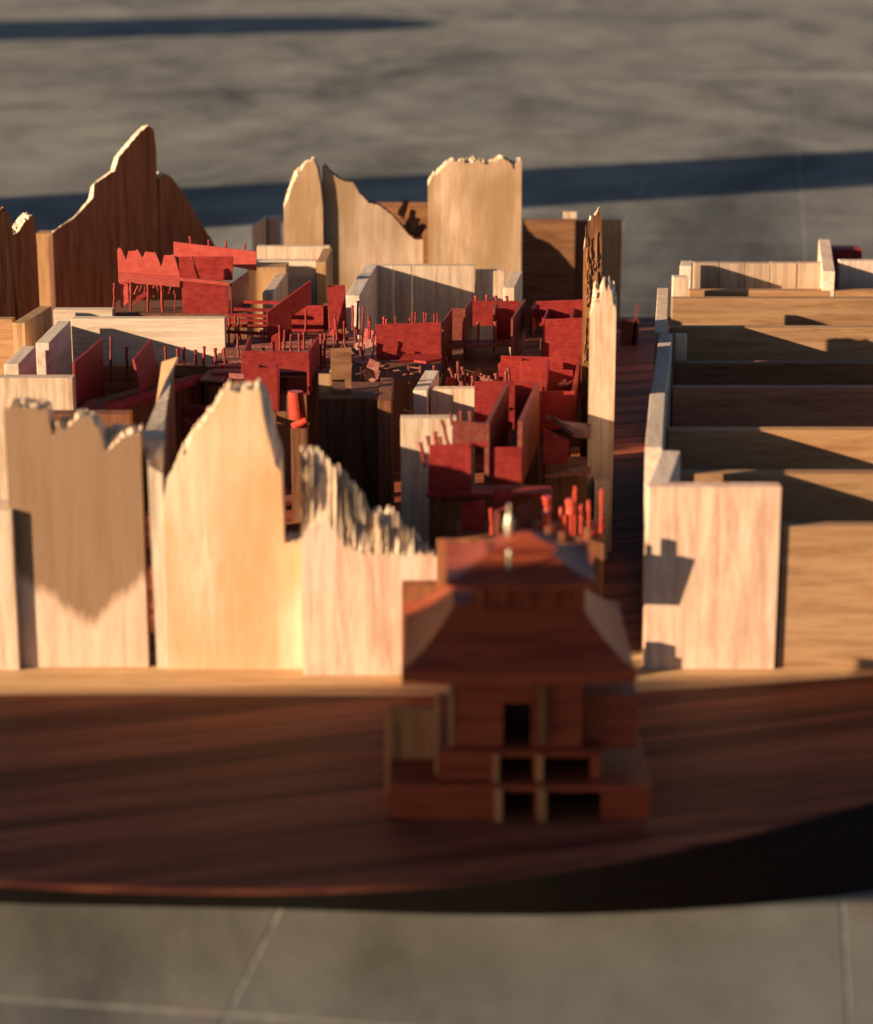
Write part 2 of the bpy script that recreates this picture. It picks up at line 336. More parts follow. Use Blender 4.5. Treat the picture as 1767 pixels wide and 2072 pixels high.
front('inner_block', 1368, 1391, 678, 62, 1.2, PALE, 'small pale block wedged behind the bright-ended side wall')
pw = thing('panelled_wall', 'back wall of five upright pale boards beyond the cross planks', 'wooden wall', PY(1536, 600, 106))
xs = [1405, 1456, 1508, 1560, 1614, 1670]
for a, b in zip(xs, xs[1:]):
    A = PY(a + .6, 533 + random.uniform(-1, 1), 106 + random.uniform(0, .12)); B = PY(b - .6, 533, 106); mb = MB(); mb.box(A.x, B.x, A.y, A.y + 1.4, 0, A.z); mb.build('panel', PALESH, pw, .05)
depthwall('side_wall', (1376, 538), (1379, 527), 12.6, 1.3, PALEY, 'short pale wall at the left end of the panelled back wall')
depthwall('side_wall', (1665, 549), (1657, 484), 12.7, 1.35, PALEY, 'pale wall standing end-on at the right end of the panelled back wall')
front('cross_plank', 1700, 2000, 528, 104, 1.4, PINK, 'pale plank at the right edge beside the end-on wall')
front('red_block', 1690, 1745, 504, 119, 3, RED, 'small dark red block at the far right behind the pale plank')

# back row
def board_split(name, pts, back, o, yaw, T, mats, label, **k):
    fr = prof(pts, o, yaw); bk = prof(back, o, yaw) if back else [(u, z + .0) for u, z in fr]
    return cat(splinter(fr, bk, o, yaw, T, **k).build(name, mats), label, None, 'broken board')
o = (PY(105, 600, 122).x, 116); yw = R(46)
board_split('broken_board', [(106, 470), (115, 463), (150, 440), (188, 400), (190, 372), (207, 361), (232, 344), (240, 318), (262, 292), (282, 268), (300, 253), (311, 261), (316, 300)],
            [(106, 480), (125, 466), (160, 440), (188, 404), (194, 378), (210, 364), (232, 348), (242, 318), (262, 294), (282, 270), (299, 255), (311, 262), (316, 300)], o, yw, .9, [SHRD, BREAK, SHADEW],
            'tall jagged shark-fin board in brown shade, the highest piece at the back', seed=1, jag=.06, edge=.05, mi_end=2)  # end faces coloured dark in place of shade
o2 = PP(318, 500, o, yw)
board_split('broken_board', [(321, 360), (328, 349), (345, 356), (372, 392), (400, 440), (436, 498), (446, 516)], None, (o2.x + .15, o2.y), yw, 1.5, [SHRD, BREAK], 'sloping brown board leaning against the right side of the tallest jagged board', seed=2, jag=.1)
o = (PY(18, 600, 92).x, 90); yw = R(48)
board_split('broken_board', [(18, 498), (28, 475), (38, 468), (48, 452), (58, 440), (64, 437), (70, 441), (75, 500)], [(16, 502), (26, 470), (38, 462), (48, 448), (57, 436), (64, 433), (70, 441), (75, 500)], o, yw, 1.2, [SHRD, BREAK], 'short splintered brown board with pale broken tip near the left edge', seed=3, jag=.2)
o = (PY(-30, 600, 88).x, 86)
board_split('broken_board', [(-60, 420), (-20, 440), (0, 428), (12, 426), (20, 436), (27, 470), (32, 495)], None, o, R(46), 2.0, [BARK, BARK], 'ragged dark brown board cut by the left edge', seed=4, jag=.5)
front('far_block', 72, 108, 473, 131, 3, TAN, 'small pale block between the ragged left boards and the tallest board')  # tan colour stands in for the shade on this pale block
# centre back boards
o = (PY(575, 500, 125.1).x, 125.1)
board_split('broken_board', [(574, 420), (582, 405), (592, 372), (607, 346), (622, 328), (634, 322), (641, 340), (648, 372), (653, 420)], [(568, 440), (582, 384), (594, 352), (612, 334), (626, 325), (636, 320), (643, 336), (650, 372), (654, 420)], o, 0, 1.8, [HEART, BREAK],
            'pale broken board with a pointed splintered top left of the curved board', seed=5, jag=.25)
o = (PY(652, 500, 126).x, 126)
board_split('broken_board', [(652, 340), (657, 334), (672, 352), (694, 366), (714, 369), (728, 392), (746, 410), (768, 416), (792, 434), (808, 452), (826, 474), (840, 485), (856, 484)], None, o, 0, 2.0, [HEART, BARK], 'tan board with a curved broken edge sweeping down to the right', seed=6, jag=.12, edge=.05)
o = (PY(866, 500, 125).x, 125)
board_split('broken_board', [(866, 374), (874, 358), (886, 350), (900, 338), (914, 327), (928, 326), (950, 330), (966, 329), (986, 332), (1002, 326), (1014, 319), (1030, 327), (1036, 332), (1040, 345), (1044, 328), (1050, 325), (1056, 326)], [(866, 368), (880, 350), (900, 332), (914, 324), (935, 326), (950, 324), (970, 322), (986, 330), (1002, 322), (1014, 316), (1030, 325), (1040, 330), (1044, 326), (1050, 324), (1056, 325)], o, 0, 2.2, [HEART, BREAK],
            'wide pale board with brown patch and rough top in the middle of the back row', seed=7, jag=.2, edge=.12)
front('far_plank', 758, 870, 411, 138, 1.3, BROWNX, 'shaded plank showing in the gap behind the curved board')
lum = MB(); c0 = PY(826, 440, 133)
for k in range(9):
    a = c0 + Vector((random.uniform(-1.6, 1.6), random.uniform(-.5, .5), random.uniform(-2.2, 1.3))); lum.cyl(a - Vector((.6, 0, .9)), a + Vector((random.uniform(-.5, .9), .2, .9)), random.uniform(.5, .9), .35, 7, wob=.25)
lum.box(c0.x - 1.2, c0.x + 1.2, 132.5, 134, 0, c0.z - 1); tag(lum.build('bark_lump', BARK), 'dark knotty lump of bark in the dip of the curved board', 'bark')
front('small_block', 510, 538, 460, 133, 3, PALE, 'small pale block left of the pointed splintered board', yt2=441)
front('small_block', 541, 566, 441, 134, 3, PINK, 'square-topped pale block touching the left of the pointed splintered board')
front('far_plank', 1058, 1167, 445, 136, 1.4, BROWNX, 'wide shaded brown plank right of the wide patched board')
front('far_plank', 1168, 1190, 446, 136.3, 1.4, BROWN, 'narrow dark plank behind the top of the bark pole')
front('top_chip', 1141, 1168, 429, 138, .8, PALE, 'thin pale chip sticking up behind the wide shaded plank')
front('far_plank', 1208, 1259, 447, 135.5, 1.4, TAN, 'orange plank lit only at its top, right of the bark pole')
mb = MB(); a = PY(1258, 640, 120); mb.box(a.x, a.x + 2.1, 120, 121, 0, PY(1258, 648, 120).z); mb.extr([PY(1278, 700, 120), PY(1285, 700, 120), PY(1293, 616, 120), PY(1289, 618, 120)], (0, .4, 0))
tag(mb.build('dark_red_piece', RUST), 'dark red piece with a slanted spike at the far end of the alley', 'model house')
# mid left and centre timber
front('beam_block', 520, 668, 499, 113, 1.4, PALE, 'pale wall block under the pointed splintered board, striped with light')
depthwall('beam_end', (640, 530), (654, 502), 13.0, 1.1, TAN, 'orange-sided wall end at the right of the pale striped block')
front('beam_block', 500, 640, 528, 104, 1.6, PALEX, 'pale wall block in front of the striped one, shaded low down')
front('small_block', 500, 580, 541, 99, 4, TAN, 'olive tan block behind the red house', bev=.08)
depthwall('small_wall', (531, 592), (561, 549), 12.2, 1.15, PALE, 'small grey-topped wall end with a crack, right of the olive block')
mw = thing('long_wall', 'long pale wall of three upright boards, lit along its top, below the wide patched board', 'wooden wall', PY(840, 640, 100))
for a, b in ((745, 797), (797, 834), (834, 962)):
    A = PY(a + .5, 538, 100); B = PY(b - .4, 541, 100); mb = MB(); mb.box(A.x, B.x, 100, 101.5, 0, A.z); mb.build('panel', PALE, mw, .06)
depthwall('end_wall', (700, 598), (738, 535), 12.9, 1.4, PALEY, 'wall running toward the viewer from the left end of the long pale wall')
depthwall('end_wall', (1019, 582), (1036, 549), 13.2, 1.15, PALE, 'bright pale block standing end-on at the right end of the long wall')
front('shade_block', 963, 1022, 548, 101, 1.4, PALE, 'shaded pale block between the long wall and the bright end-on block')
front('pale_wall', 144, 455, 645, 69, 1.5, PALEX, 'long cracked pale wall in front of the red house with a long triangular shadow')
depthwall('side_wall', (72, 694), (117, 649), 12.5, 1.25, PALEY, 'pale side wall running forward from the left end of the long cracked wall')
front('pale_wall', 108, 228, 627, 76, 1.5, PALEX, 'short pale wall just behind the left end of the long cracked wall')
depthwall('side_wall', (25, 653), (80, 619), 12.7, 1.25, TAN, 'tan side wall with a striped end at the left behind the cracked wall')
front('edge_plank', -90, 26, 646, 68.5, 1.4, TANX, 'orange plank at the left edge beside the striped wall end')
depthwall('side_wall', (8, 737), (44, 700), 12.4, 1.3, PALEY, 'grey-topped low side wall at the left edge in front of the cracked wall')
front('pale_wall', -90, 147, 765, 40, 1.5, PALE, 'pale streaked wall at the left edge behind the splintered front board')
front('shade_wall', 55, 263, 838, 25.5, 1.6, BROWN, 'dark wall with a blue-grey top just behind the splintered front board')
n1 = thing('dark_block', 'tall block coloured dark for its shade, with a thin tan top in the middle of the city', 'wooden block', PY(710, 900, 33))
for a, b in ((645, 735), (735, 765)):
    A = PY(a + .3, 806, 33); B = PY(b - .3, 808, 33); mb = MB(); mb.box(A.x, B.x, 33, 34.4, 0, A.z); mb.build('panel', SHADEW, n1, .05)  # shade on the block is put into its dark colour
depthwall('end_wall', (765, 812), (771, 764), 12.3, 1.1, BROWN, 'brown wall end rising to the right of the dark tall block')
bx = thing('brown_hut', 'small brown hut with a dark opening on top of the dark block', 'model house', PY(680, 800, 36))
mb = MB(); mb.extr([PY(669, 797, 36), PY(669, 706, 36), PY(711, 703, 36), PY(711, 797, 36), PY(699, 789, 36), PY(698, 768, 36), PY(673, 768, 36), PY(673, 789, 36), PY(699, 789.5, 36), PY(711, 797.5, 36)], (0, .25, 0)); mb.build('wall', BROWNX, bx)
mb = MB(); mb.extr([PY(645, 797, 36.5), PY(645, 757, 36.5), PY(669, 757, 36.5), PY(669, 797, 36.5)], (0, .3, 0)); mb.build('side_panel', TAN, bx)
mb = MB(); mb.extr([PY(667, 754, 37.5), PY(670, 740, 37.5), PY(680, 727, 37.5), PY(687, 752, 37.5)], (0, .3, 0)); mb.build('gable', PALE, bx)
mb = MB(); a = PY(645, 797, 36); b = PY(765, 797, 36); mb.box(a.x, b.x, 35.2, 41, 0, PY(645, 797, 36).z); mb.build('support_block', BROWN, bx)
depthwall('side_wall', (836, 790), (861, 749), 12.0, 1.2, PALEY, 'pale wall with a stripe across its top running back from the small speckled wall')
front('pale_wall', 873, 962, 788, 38, 1.4, PALE, 'small speckled pale wall half in shadow left of the red long box')
front('tall_block', 811, 925, 847, 23.5, 1.4, PALE, 'tall pale block with a lit top, behind the row of leaning red pegs')
# bark pole and pale stick: run back as hidden edge-on boards to shade the cross planks
def along(name, outline, back_z, px0, Y0, px1, Y1, mats, parent, seed, jag):
    """front edge outline (px) at Y0; the board runs back to px1 at Y1 with its broken top ending at back_z"""
    o = (PY(px0, 700, Y0).x, Y0); fr = prof(outline, o, 0); e = PY(px1, 700, Y1).x - o[0]; D = Y1 - Y0
    mb = splinter(fr, [(u, back_z) for u, z in fr], o, 0, D, seed=seed, jag=jag, edge=.22, rows=26, step=.1)
    mb.v = [Vector((v.x + e * (v.y - Y0) / D, v.y, v.z)) for v in mb.v]
    return mb.build(name, mats, parent)
jp = thing('bark_pole', 'tall thin bark-covered pole with a pale broken tip beside the alley', 'broken board', (PY(1200, 700, 52).x, 54, 0))
along('bark_face', [(1181, 505), (1184, 492), (1188, 497), (1190, 448), (1197, 436), (1203, 436), (1210, 424), (1216, 427), (1219, 470)], PY(1200, 590, 62).z, 1181, 51, 1184, 62, [BARK, BREAK], jp, 11, .5)
o = (PY(1181, 600, 51).x, 51)
for k in range(70):
    z = random.uniform(6, 22.3); x = random.uniform(o[0] + .05, o[0] + 1.35); mb = MB(); mb.cyl((x, 50.95, z), (x + random.uniform(-.08, .08), 50.93, z + random.uniform(.6, 2.4)), random.uniform(.06, .17), .04, 5, wob=.06); mb.build('bark_ridge', BARK, jp)
kp = thing('pale_stick', 'pale upright board end with a splintered top in front of the bark pole', 'broken board', (PY(1220, 700, 30).x, 38, 0))
along('split_board', [(1194, 640), (1200, 622), (1206, 612), (1212, 618), (1218, 584), (1222, 577), (1228, 592), (1233, 580), (1238, 584), (1241, 620), (1244, 612), (1247, 640)], PY(1220, 575, 49).z, 1194, 30, 1200, 49, [PALE, BREAK, TAN], kp, 12, .4)
front('stick_step', 1203, 1234, 977, 27.5, 2.0, PALE, 'short pale block at the foot of the splintered pale stick')

# front row
front('front_plank', -90, 24, 1033, -.2, 3.0, PALE, 'low pale plank cut by the left edge of the picture')
o = (PY(58, 1350, 0).x, 0.4)
yw = 0
fr = [(8, 832), (14, 824), (28, 818), (40, 824), (70, 826), (80, 832), (96, 830), (101, 880), (108, 888), (112, 866), (118, 858), (124, 872), (132, 868), (142, 858), (152, 852), (163, 842), (176, 848), (188, 850), (196, 864), (208, 866), (220, 880), (212, 895), (200, 910), (216, 915), (232, 900), (246, 890), (262, 878), (280, 876), (292, 880)]
bk = [(8, 826), (28, 812), (96, 822), (104, 870), (118, 850), (140, 850), (163, 838), (190, 845), (208, 856), (230, 868), (262, 870), (292, 874)]
fr = [(56 + (x - 8) * .856, y) for x, y in fr]; bk = [(56 + (x - 8) * .856, y) for x, y in bk]
LEAN = 0.0
def leanprof(pts, o, lean):
    r = []
    for p in pts:
        h = PP(p[0], p[1], o, 0); r.append((h.x - o[0] - lean * h.z, h.z))
    q = []
    for u, z in r:
        if q and u <= q[-1][0]: u = q[-1][0] + .02
        q.append((u, z))
    return q
fr = [(8, 832), (14, 824), (28, 818), (40, 824), (70, 826), (80, 832), (96, 830), (101, 880), (108, 888), (112, 866), (118, 858), (124, 872), (132, 868), (142, 858), (152, 852), (163, 842), (176, 848), (188, 850), (196, 864), (204, 880), (208, 905), (216, 912), (232, 898), (246, 888), (262, 878), (284, 876)]
bk = [(8, 822), (28, 812), (96, 822), (104, 870), (118, 850), (140, 850), (163, 838), (190, 845), (208, 872), (230, 868), (262, 870), (284, 872)]
cat(splinter(leanprof(fr, o, LEAN), leanprof(bk, o, LEAN), o, 0, 1.6, seed=21, jag=.2, edge=.1, lean=LEAN).build('splintered_board', [VHEART, BREAK]), 'broad splintered front board with a dark V-shaped heartwood stain', None, 'broken board')
# edge-on blade, its hidden back lengthened to shade the tall block behind
bl = thing('blade_board', 'thin blade-like board seen edge-on between the two big front boards', 'broken board', (PY(330, 1350, .2).x, 3, 0))
YB = 33.5
tipf = PY(359, 722, 27); tipb = PY(363, 724, 28.5)
Lb = [PY(299, 940, .2), PY(288, 885, 3), PY(302, 850, 11), PY(318, 812, 18), PY(334, 772, 22), PY(350, 742, 25), tipf]
Rb = [PY(329, 960, .2), PY(333, 890, 3.1), PY(334, 850, 11), PY(339, 812, 18), PY(346, 772, 22.5), PY(354, 742, 26), tipb]
fl = PY(318, 1352, .2); fr_ = PY(341, 1352, .2); rb = PY(363, 1100, YB); rb = Vector((rb.x, YB, 0)); lb = rb + Vector((-1.0, 0, 0)); zt = PY(363, 732, YB).z
fa = MB(); nL = len(Lb); fa.v = [fl, fr_] + Lb + Rb
fa.f = [[0, 1, 2 + nL, 2]] + [[2 + i, 2 + nL + i, 3 + nL + i, 3 + i] for i in range(nL - 1)]; fa.m = [0] * len(fa.f); fa.build('broken_face', BREAK, bl)
q0 = Vector((fl.x, .2, 0)); q1 = Vector((fr_.x, .2, 0))
rt = MB(); rt.v = [q1] + Rb + [rb + Vector((0, 0, zt)), rb]; rt.f = [list(range(len(rt.v)))]; rt.m = [0]; rt.build('side_face', SHRD, bl)
lf = MB(); lf.v = [q0] + Lb + [lb + Vector((0, 0, zt)), lb]; lf.f = [list(range(len(lf.v)))[::-1]]; lf.m = [0]; lf.build('left_face', TAN, bl)
bk_ = MB(); bk_.v = [lb, rb, rb + Vector((0, 0, zt)), lb + Vector((0, 0, zt)), tipb, tipf]; bk_.f = [[1, 0, 3, 2], [2, 3, 5, 4]]; bk_.m = [0, 0]; bk_.build('back_face', TAN, bl)
# peak board
o = (PY(346, 1353, 0).x, 0)
fr = [(331, 1016), (338, 970), (352, 948), (369, 911), (374, 922), (378, 915), (388, 880), (400, 870), (418, 845), (436, 822), (450, 798), (463, 786), (474, 792), (484, 794), (494, 789), (506, 790), (516, 786), (523, 784), (527, 800), (531, 835), (542, 880), (552, 920), (560, 948), (570, 956), (571.5, 1096), (626, 1098)]
bk = [(331, 1000), (352, 940), (369, 905), (388, 872), (418, 838), (436, 815), (450, 790), (463, 780), (484, 786), (506, 782), (523, 776), (540, 800), (556, 880), (570, 920), (571.5, 1090), (626, 1092)]
cat(splinter(prof(fr, o, 0), prof(bk, o, 0), o, 0, 1.7, seed=22, jag=.2, edge=.1).build('peaked_board', [wood('peak_board_wood', (.82, .66, .47), (.62, .43, .28), heart=(.70, .38, .18), hamt=.46, bigs=20), BREAK]), 'large bright peaked front board, broken to a blunt point', None, 'broken board')
# fibrous fracture board
o = (PY(610, 1366, -1.3).x, -1.3)
fr = [(609, 1085), (622, 1072), (640, 1060), (657, 1052), (672, 1072), (690, 1092), (703, 1108), (730, 1116), (770, 1120), (806, 1121), (850, 1121), (886, 1122)]
bk = [(609, 904), (622, 902), (640, 907), (652, 912), (661, 926), (682, 938), (700, 955), (720, 975), (735, 1000), (748, 1030), (760, 1028), (790, 1027), (806, 1036), (822, 1064), (840, 1075), (855, 1095), (870, 1112), (886, 1120)]
bko = (o[0], o[1] + 1.3)
pb = [(PP(x, y, bko, 0).x - o[0], PP(x, y, bko, 0).z) for x, y in bk]
cat(splinter(prof(fr, o, 0), pb, o, 0, 1.3, seed=23, jag=.1, edge=.2, rows=18, step=.07, fib=.62).build('fibrous_board', [PINK, BREAK]), 'front board with a shaggy fibrous fracture sloping down to the right', None, 'broken board')
# brown blocks behind the pagoda; pegged panel added to cast shadows on the corner block
front('shaded_block', 813, 905, 1187, -3.4, 1.5, SHRD, 'square brown block at the foot of the fibrous board, behind the pagoda roof corner')
gh = thing('shadow_panel', 'brown panel behind the upper pagoda roof, on added posts and pegs that shadow the corner block', 'shadow caster', (5, -3, 0))
A_ = PY(884, 1092, -3.3); B_ = PY(1204, 1088, -3.3)
mb = MB(); mb.extr([(A_.x, -3.3, 6.9), (B_.x - .7, -3.3, 6.6), (B_.x + .3, -3.3, A_.z - .4), (B_.x - .7, -3.3, A_.z - .5), (B_.x - 3, -3.3, A_.z), (A_.x, -3.3, A_.z)], (0, .5, 0)); mb.build('panel', SHRD, gh, .04)
for x, h in ((B_.x - .5, .9), (B_.x - 2.2, .6), (B_.x - 3.1, 1.0)): mb = MB(); mb.box(x - .22, x + .22, -2.95, -2.6, A_.z - .6, A_.z + h - .2); mb.build('peg', SHRD, gh, .03)
for x in (A_.x + .3, A_.x + 5, B_.x - 4.2): mb = MB(); mb.box(x - .1, x + .1, -2.9, -2.6, 0, 6.9); mb.build('post', SHRD, gh)
for x, h, w in ((9.0, 3.0, .35), (10.5, 3.3, .5), (11.2, 2.4, .25)): mb = MB(); mb.box(x - w, x + w, -2.7, -2.1, .05, h); mb.build('stub', SHRD, gh, .05)  # hidden stubs, added for the low shadows on the corner block

# ------------------------------------------------------------------ pagoda gatehouse
def ring(cx, cy, hx, hy, z, flare=0.0, n=6):
    out = []
    cs = [(-1, -1), (1, -1), (1, 1), (-1, 1)]
    for i in range(4):
        a, b = cs[i], cs[(i + 1) % 4]
        for k in range(n):
            t = k / n; e = abs(2 * t - 1) ** 4
            x = a[0] + (b[0] - a[0]) * t; y = a[1] + (b[1] - a[1]) * t
            out.append(Vector((cx + x * hx * (1 + .05 * flare * e), cy + y * hy * (1 + .05 * flare * e), z + flare * e)))
    return out
def hip_roof(cx, cy, hx, hy, tx, ty, z0, z1, flare, th):
    mb = MB(); K = 7; n = 24; rs = [ring(cx, cy, hx, hy, z0 - th, flare)]
    for k in range(K + 1):
        t = k / K; w = 1 - t
        rs.append(ring(cx, cy, tx + (hx - tx) * w, ty + (hy - ty) * w, z0 + (z1 - z0) * (t * .55 + t * t * .45), flare * w ** 3))
    mb.v = [p for r in rs for p in r]; L = len(rs)
    for k in range(L - 1): mb.f += [[k * n + i, k * n + (i + 1) % n, (k + 1) * n + (i + 1) % n, (k + 1) * n + i] for i in range(n)]
    mb.f += [list(range(n))[::-1], list(range((L - 1) * n, L * n))]; mb.m = [0] * len(mb.f); return mb
hy0 = -14.6
cx = PY(1050, 1450, hy0).x
pg = thing('pagoda', 'small dark wooden pagoda gatehouse with two curved hip roofs on stepped terraces', 'model pagoda', (cx, hy0 + 4, 0))
def fbox(name, x0, x1, y0, y1, Y, T, mat, bev=.05):
    a = PY(x0, y0, Y); b = PY(x1, y1, Y); mb = MB(); mb.box(a.x, b.x, Y, Y + T, b.z, a.z); return mb.build(name, mat, pg, bev)
# terraces, each front plane found from the step below it
def terrace(x0, x1, ytop, Yf, Yb, zb, openings, mat):
    a = PY(x0, ytop, Yf); b = PY(x1, ytop, Yf); zt = a.z; t = .4
    mb = MB(); mb.box(a.x, b.x, Yf, Yb, zt - t, zt); mb.build('terrace_floor', mat, pg, .04)
    xs = [a.x] + [v for p in openings for v in (PY(p[0], ytop, Yf).x, PY(p[1], ytop, Yf).x)] + [b.x]
    for i in range(0, len(xs), 2):
        mb = MB(); mb.box(xs[i], xs[i + 1], Yf + .05, Yf + .7, zb, zt - t); mb.build('terrace_wall', mat, pg, .04)
    for x in (a.x + .06, b.x - .5): mb = MB(); mb.box(x, x + .44, Yf + .7, Yb, zb, zt - t); mb.build('side_wall', mat, pg)
    mb = MB(); mb.box(a.x + .5, b.x - .5, Yf + 5, Yf + 5.3, zb, zt - t); mb.build('inner_wall', SHADEW, pg)  # dark colour paints the shade inside the terrace openings
    return zt
F1 = YZ(1658, 0); zt1 = terrace(787, 1318, 1590, F1, F1 + 13, 0, [(1018, 1082), (1108, 1218)], ROOF)
F2 = YZ(1578, zt1); zt2 = terrace(886, 1218, 1520, F2, F2 + 10, zt1, [(1012, 1080), (1100, 1196)], ROOF)
HY = YZ(1512, zt2)
for x0, x1 in ((998, 1011), (1084, 1100)):
    fbox('newel_post', x0, x1, 1528, 1586, F2 - .35, .4, MIDW); fbox('newel_post', x0 + 4, x1 + 6, 1598, 1664, F1 - .4, .45, MIDW)
fbox('left_wing', 788, 880, 1434, 1592, F1 + 4.2, .5, MIDW); fbox('corner_post', 780, 789, 1430, 1640, F1 + 3.6, .25, MIDW)
fbox('corner_post', 880, 889, 1408, 1572, F2 + .9, .25, MIDW)
# hall walls round a door opening
for x0, x1 in ((917, 1019), (1077, 1178)): fbox('hall_wall', x0, x1, 1360, 1512, HY, .4, ROOF)
fbox('door_lintel', 1019, 1077, 1360, 1424, HY, .4, ROOF); fbox('door_recess', 1010, 1085, 1400, 1512, HY + 4.5, .2, SHADEW)  # recess coloured dark to deepen the shade in the doorway
fbox('column', 1092, 1106, 1360, 1508, HY - .5, .45, BROWN)
fbox('corner_column', 909, 919, 1360, 1512, HY - .12, .5, MIDW)
a = PY(917, 1360, HY); b = PY(1178, 1512, HY)
for x in (a.x, b.x - .4): mb = MB(); mb.box(x, x + .4, HY + .4, HY + 6, zt2, a.z); mb.build('hall_wall', ROOF, pg)
mb = MB(); mb.box(a.x, b.x, HY + 6, HY + 6.4, zt2, a.z); mb.build('hall_wall', ROOF, pg)
fbox('side_block', 1180, 1288, 1408, 1515, HY + 1.2, 3, ROOF)
RC = (cx + .2, HY + 3.2)
fy = RC[1] - 5.6; zE = PY(1050, 1362, fy).z; hx = (PY(1287, 1366, fy).x - PY(815, 1366, fy).x) / 2
zT = PY(1050, 1232, RC[1] - 2.6).z
hip_roof(PY(1051, 1366, fy).x, RC[1] + .9, hx, 6.5, 3.7, 2.7, zE, zT, .2, .7).build('lower_roof', ROOF, pg)
mb = MB(); zU = PY(1050, 1184, RC[1] - 4.2).z
mb.box(RC[0] - 3.2, RC[0] + 3.2, RC[1] - 2.1, RC[1] + 2.1, zT - .2, zU + .2); mb.build('upper_wall', ROOF, pg, .05)
for k in range(5):
    mb = MB(); x = RC[0] - 2.8 + k * 1.4; mb.cyl((x, RC[1] - 2.3, zT - .1), (x, RC[1] - 2.3, zU + .1), .13); mb.build('balcony_post', ROOF, pg)
hx2 = (PY(1207, 1186, RC[1] - 4.2).x - PY(903, 1186, RC[1] - 4.2).x) / 2
zT2 = PY(1050, 1118, RC[1] - 1.2).z
hip_roof(PY(1055, 1186, RC[1] - 4.2).x, RC[1], hx2, 4.2, 1.9, 1.3, zU, zT2, .3, .3).build('upper_roof', ROOF, pg)
mb = MB(); mb.box(RC[0] - 1.3, RC[0] + 1.3, RC[1] - .9, RC[1] + .9, zT2 - .2, zT2 + .5); mb.build('lantern_wall', ROOF, pg, .05)
zC = PY(1042, 1110, RC[1] - 1.6).z
hip_roof(RC[0] - .2, RC[1], 1.75, 1.5, .3, .3, zC, PY(1042, 1076, RC[1]).z, .05, .2).build('cap_roof', ROOF, pg)
zf = PY(1042, 1078, RC[1]).z; x = PY(1030, 1060, RC[1]).x
mb = MB(); mb.cyl((x, RC[1], zf - .2), (x, RC[1], zf + .5), .16, .30, 10); mb.cyl((x, RC[1], zf + .5), (x, RC[1], zf + 1.25), .30, .1, 10); mb.cyl((x, RC[1], zf + 1.2), (x, RC[1], zf + 1.75), .08, .04, 8); mb.build('finial', BRASS, pg, smooth=True)
x = PY(1030, 1150, RC[1] - 2.6).x; mb = MB(); mb.cyl((x, RC[1] - 2.9, PY(1030, 1152, RC[1] - 2.9).z), (x, RC[1] - 2.9, PY(1030, 1112, RC[1] - 2.9).z), .14, .12, 8); mb.build('pin', BRASS, pg, smooth=True)

# ------------------------------------------------------------------ red painted structures
def rthing(name, label, px, py, Y, c='model house', group=None):
    p = PY(px, py, Y); return thing(name, label, c, (p.x, Y, 0), group)
def pan(t, name, pts, Y, T=.16, mat=None, yaw=0.0, o=None, off=None):
    mb = MB()
    P = [PP(x, y, o, yaw) if o else PY(x, y, Y) for x, y in pts]
    n = Vector((-math.sin(yaw), math.cos(yaw), 0)) * T
    mb.extr(P, n if off is None else off); return mb.build(name, mat or RED, t, .03)
def rect(x0, x1, y0, y1): return [(x0, y1), (x1, y1), (x1, y0), (x0, y0)]
def dep(t, name, A, B, h, zb, T=.16, mat=None, hB=None):
    a = PZ(A[0], A[1], h); b = PZ(B[0], B[1], h if hB is None else hB); d = (Vector((b.x, b.y)) - Vector((a.x, a.y))).normalized()
    mb = MB(); mb.extr([(a.x, a.y, zb), (b.x, b.y, zb), (b.x, b.y, b.z), (a.x, a.y, a.z)], (d.y * T, -d.x * T, 0)); return mb.build(name, mat or RED, t)
def post(t, x, y0, y1, Y, r=.11, lean=0.0, mat=None, name='post'):
    lean += random.uniform(-1.6, 1.6); r *= random.uniform(.85, 1.2); y0 += random.uniform(-2, 2)
    a = PY(x, y1, Y); b = PY(x + lean, y0, Y); mb = MB(); mb.cyl(a, b, r, r * .95, 8, wob=.035); mb.cyl(b - Vector((0, 0, .12)), b + Vector((0, 0, .05)), r * 1.3, r * 1.1, 8); return mb.build(name, mat or REDZ, t)
def under(t, x0, x1, Y0, Y1, z, mat=None):       # block that carries a deck, standing on the board
    a = PY(x0, 900, Y0).x; b = PY(x1, 900, Y0).x; mb = MB(); mb.box(a, b, Y0, Y1, 0, z); return mb.build('support_block', mat or BROWN, t)
def zat(py, Y): return PY(883, py, Y).z

# A: notched house on the left
Y = 78
A = rthing('notched_house', 'red painted house with a notched parapet and open posts behind the long cracked wall', 370, 640, Y)
X = lambda c: 196.3 + c * .2
Yy = lambda c: 471 + c * .2
pan(A, 'parapet_wall', [(X(c), Yy(d)) for c, d in ((215, 405), (845, 440), (790, 250), (765, 212), (755, 225), (682, 228), (652, 342), (600, 215), (585, 192), (575, 200), (490, 190), (462, 256), (420, 180), (405, 163), (395, 182), (318, 185), (297, 276), (250, 170), (232, 148), (206, 168))], Y, .16, REDL)
pan(A, 'lintel_beam', [(X(c), Yy(d)) for c, d in ((218, 420), (218, 500), (838, 552), (838, 440), (215, 404))], Y - .25, .3, REDL)
pan(A, 'corner_wall', [(X(c), Yy(d)) for c, d in ((226, 490), (310, 497), (322, 700), (250, 760), (242, 760))], Y, .16, REDL)
for c, y0, y1 in ((172, 515, 800), (345, 510, 800), (515, 535, 800), (662, 545, 800), (790, 620, 800)): post(A, X(c), Yy(y0), Yy(y1), Y - .3, .12 if c < 700 else .07)
for k in range(10):
    c = 330 + 50 * k; post(A, X(c), Yy(530 + random.uniform(-10, 30)), Yy(610 + random.uniform(-20, 40)), Y + 1 + random.uniform(0, 3), .1, random.uniform(-6, 6), None, 'inner_stick')
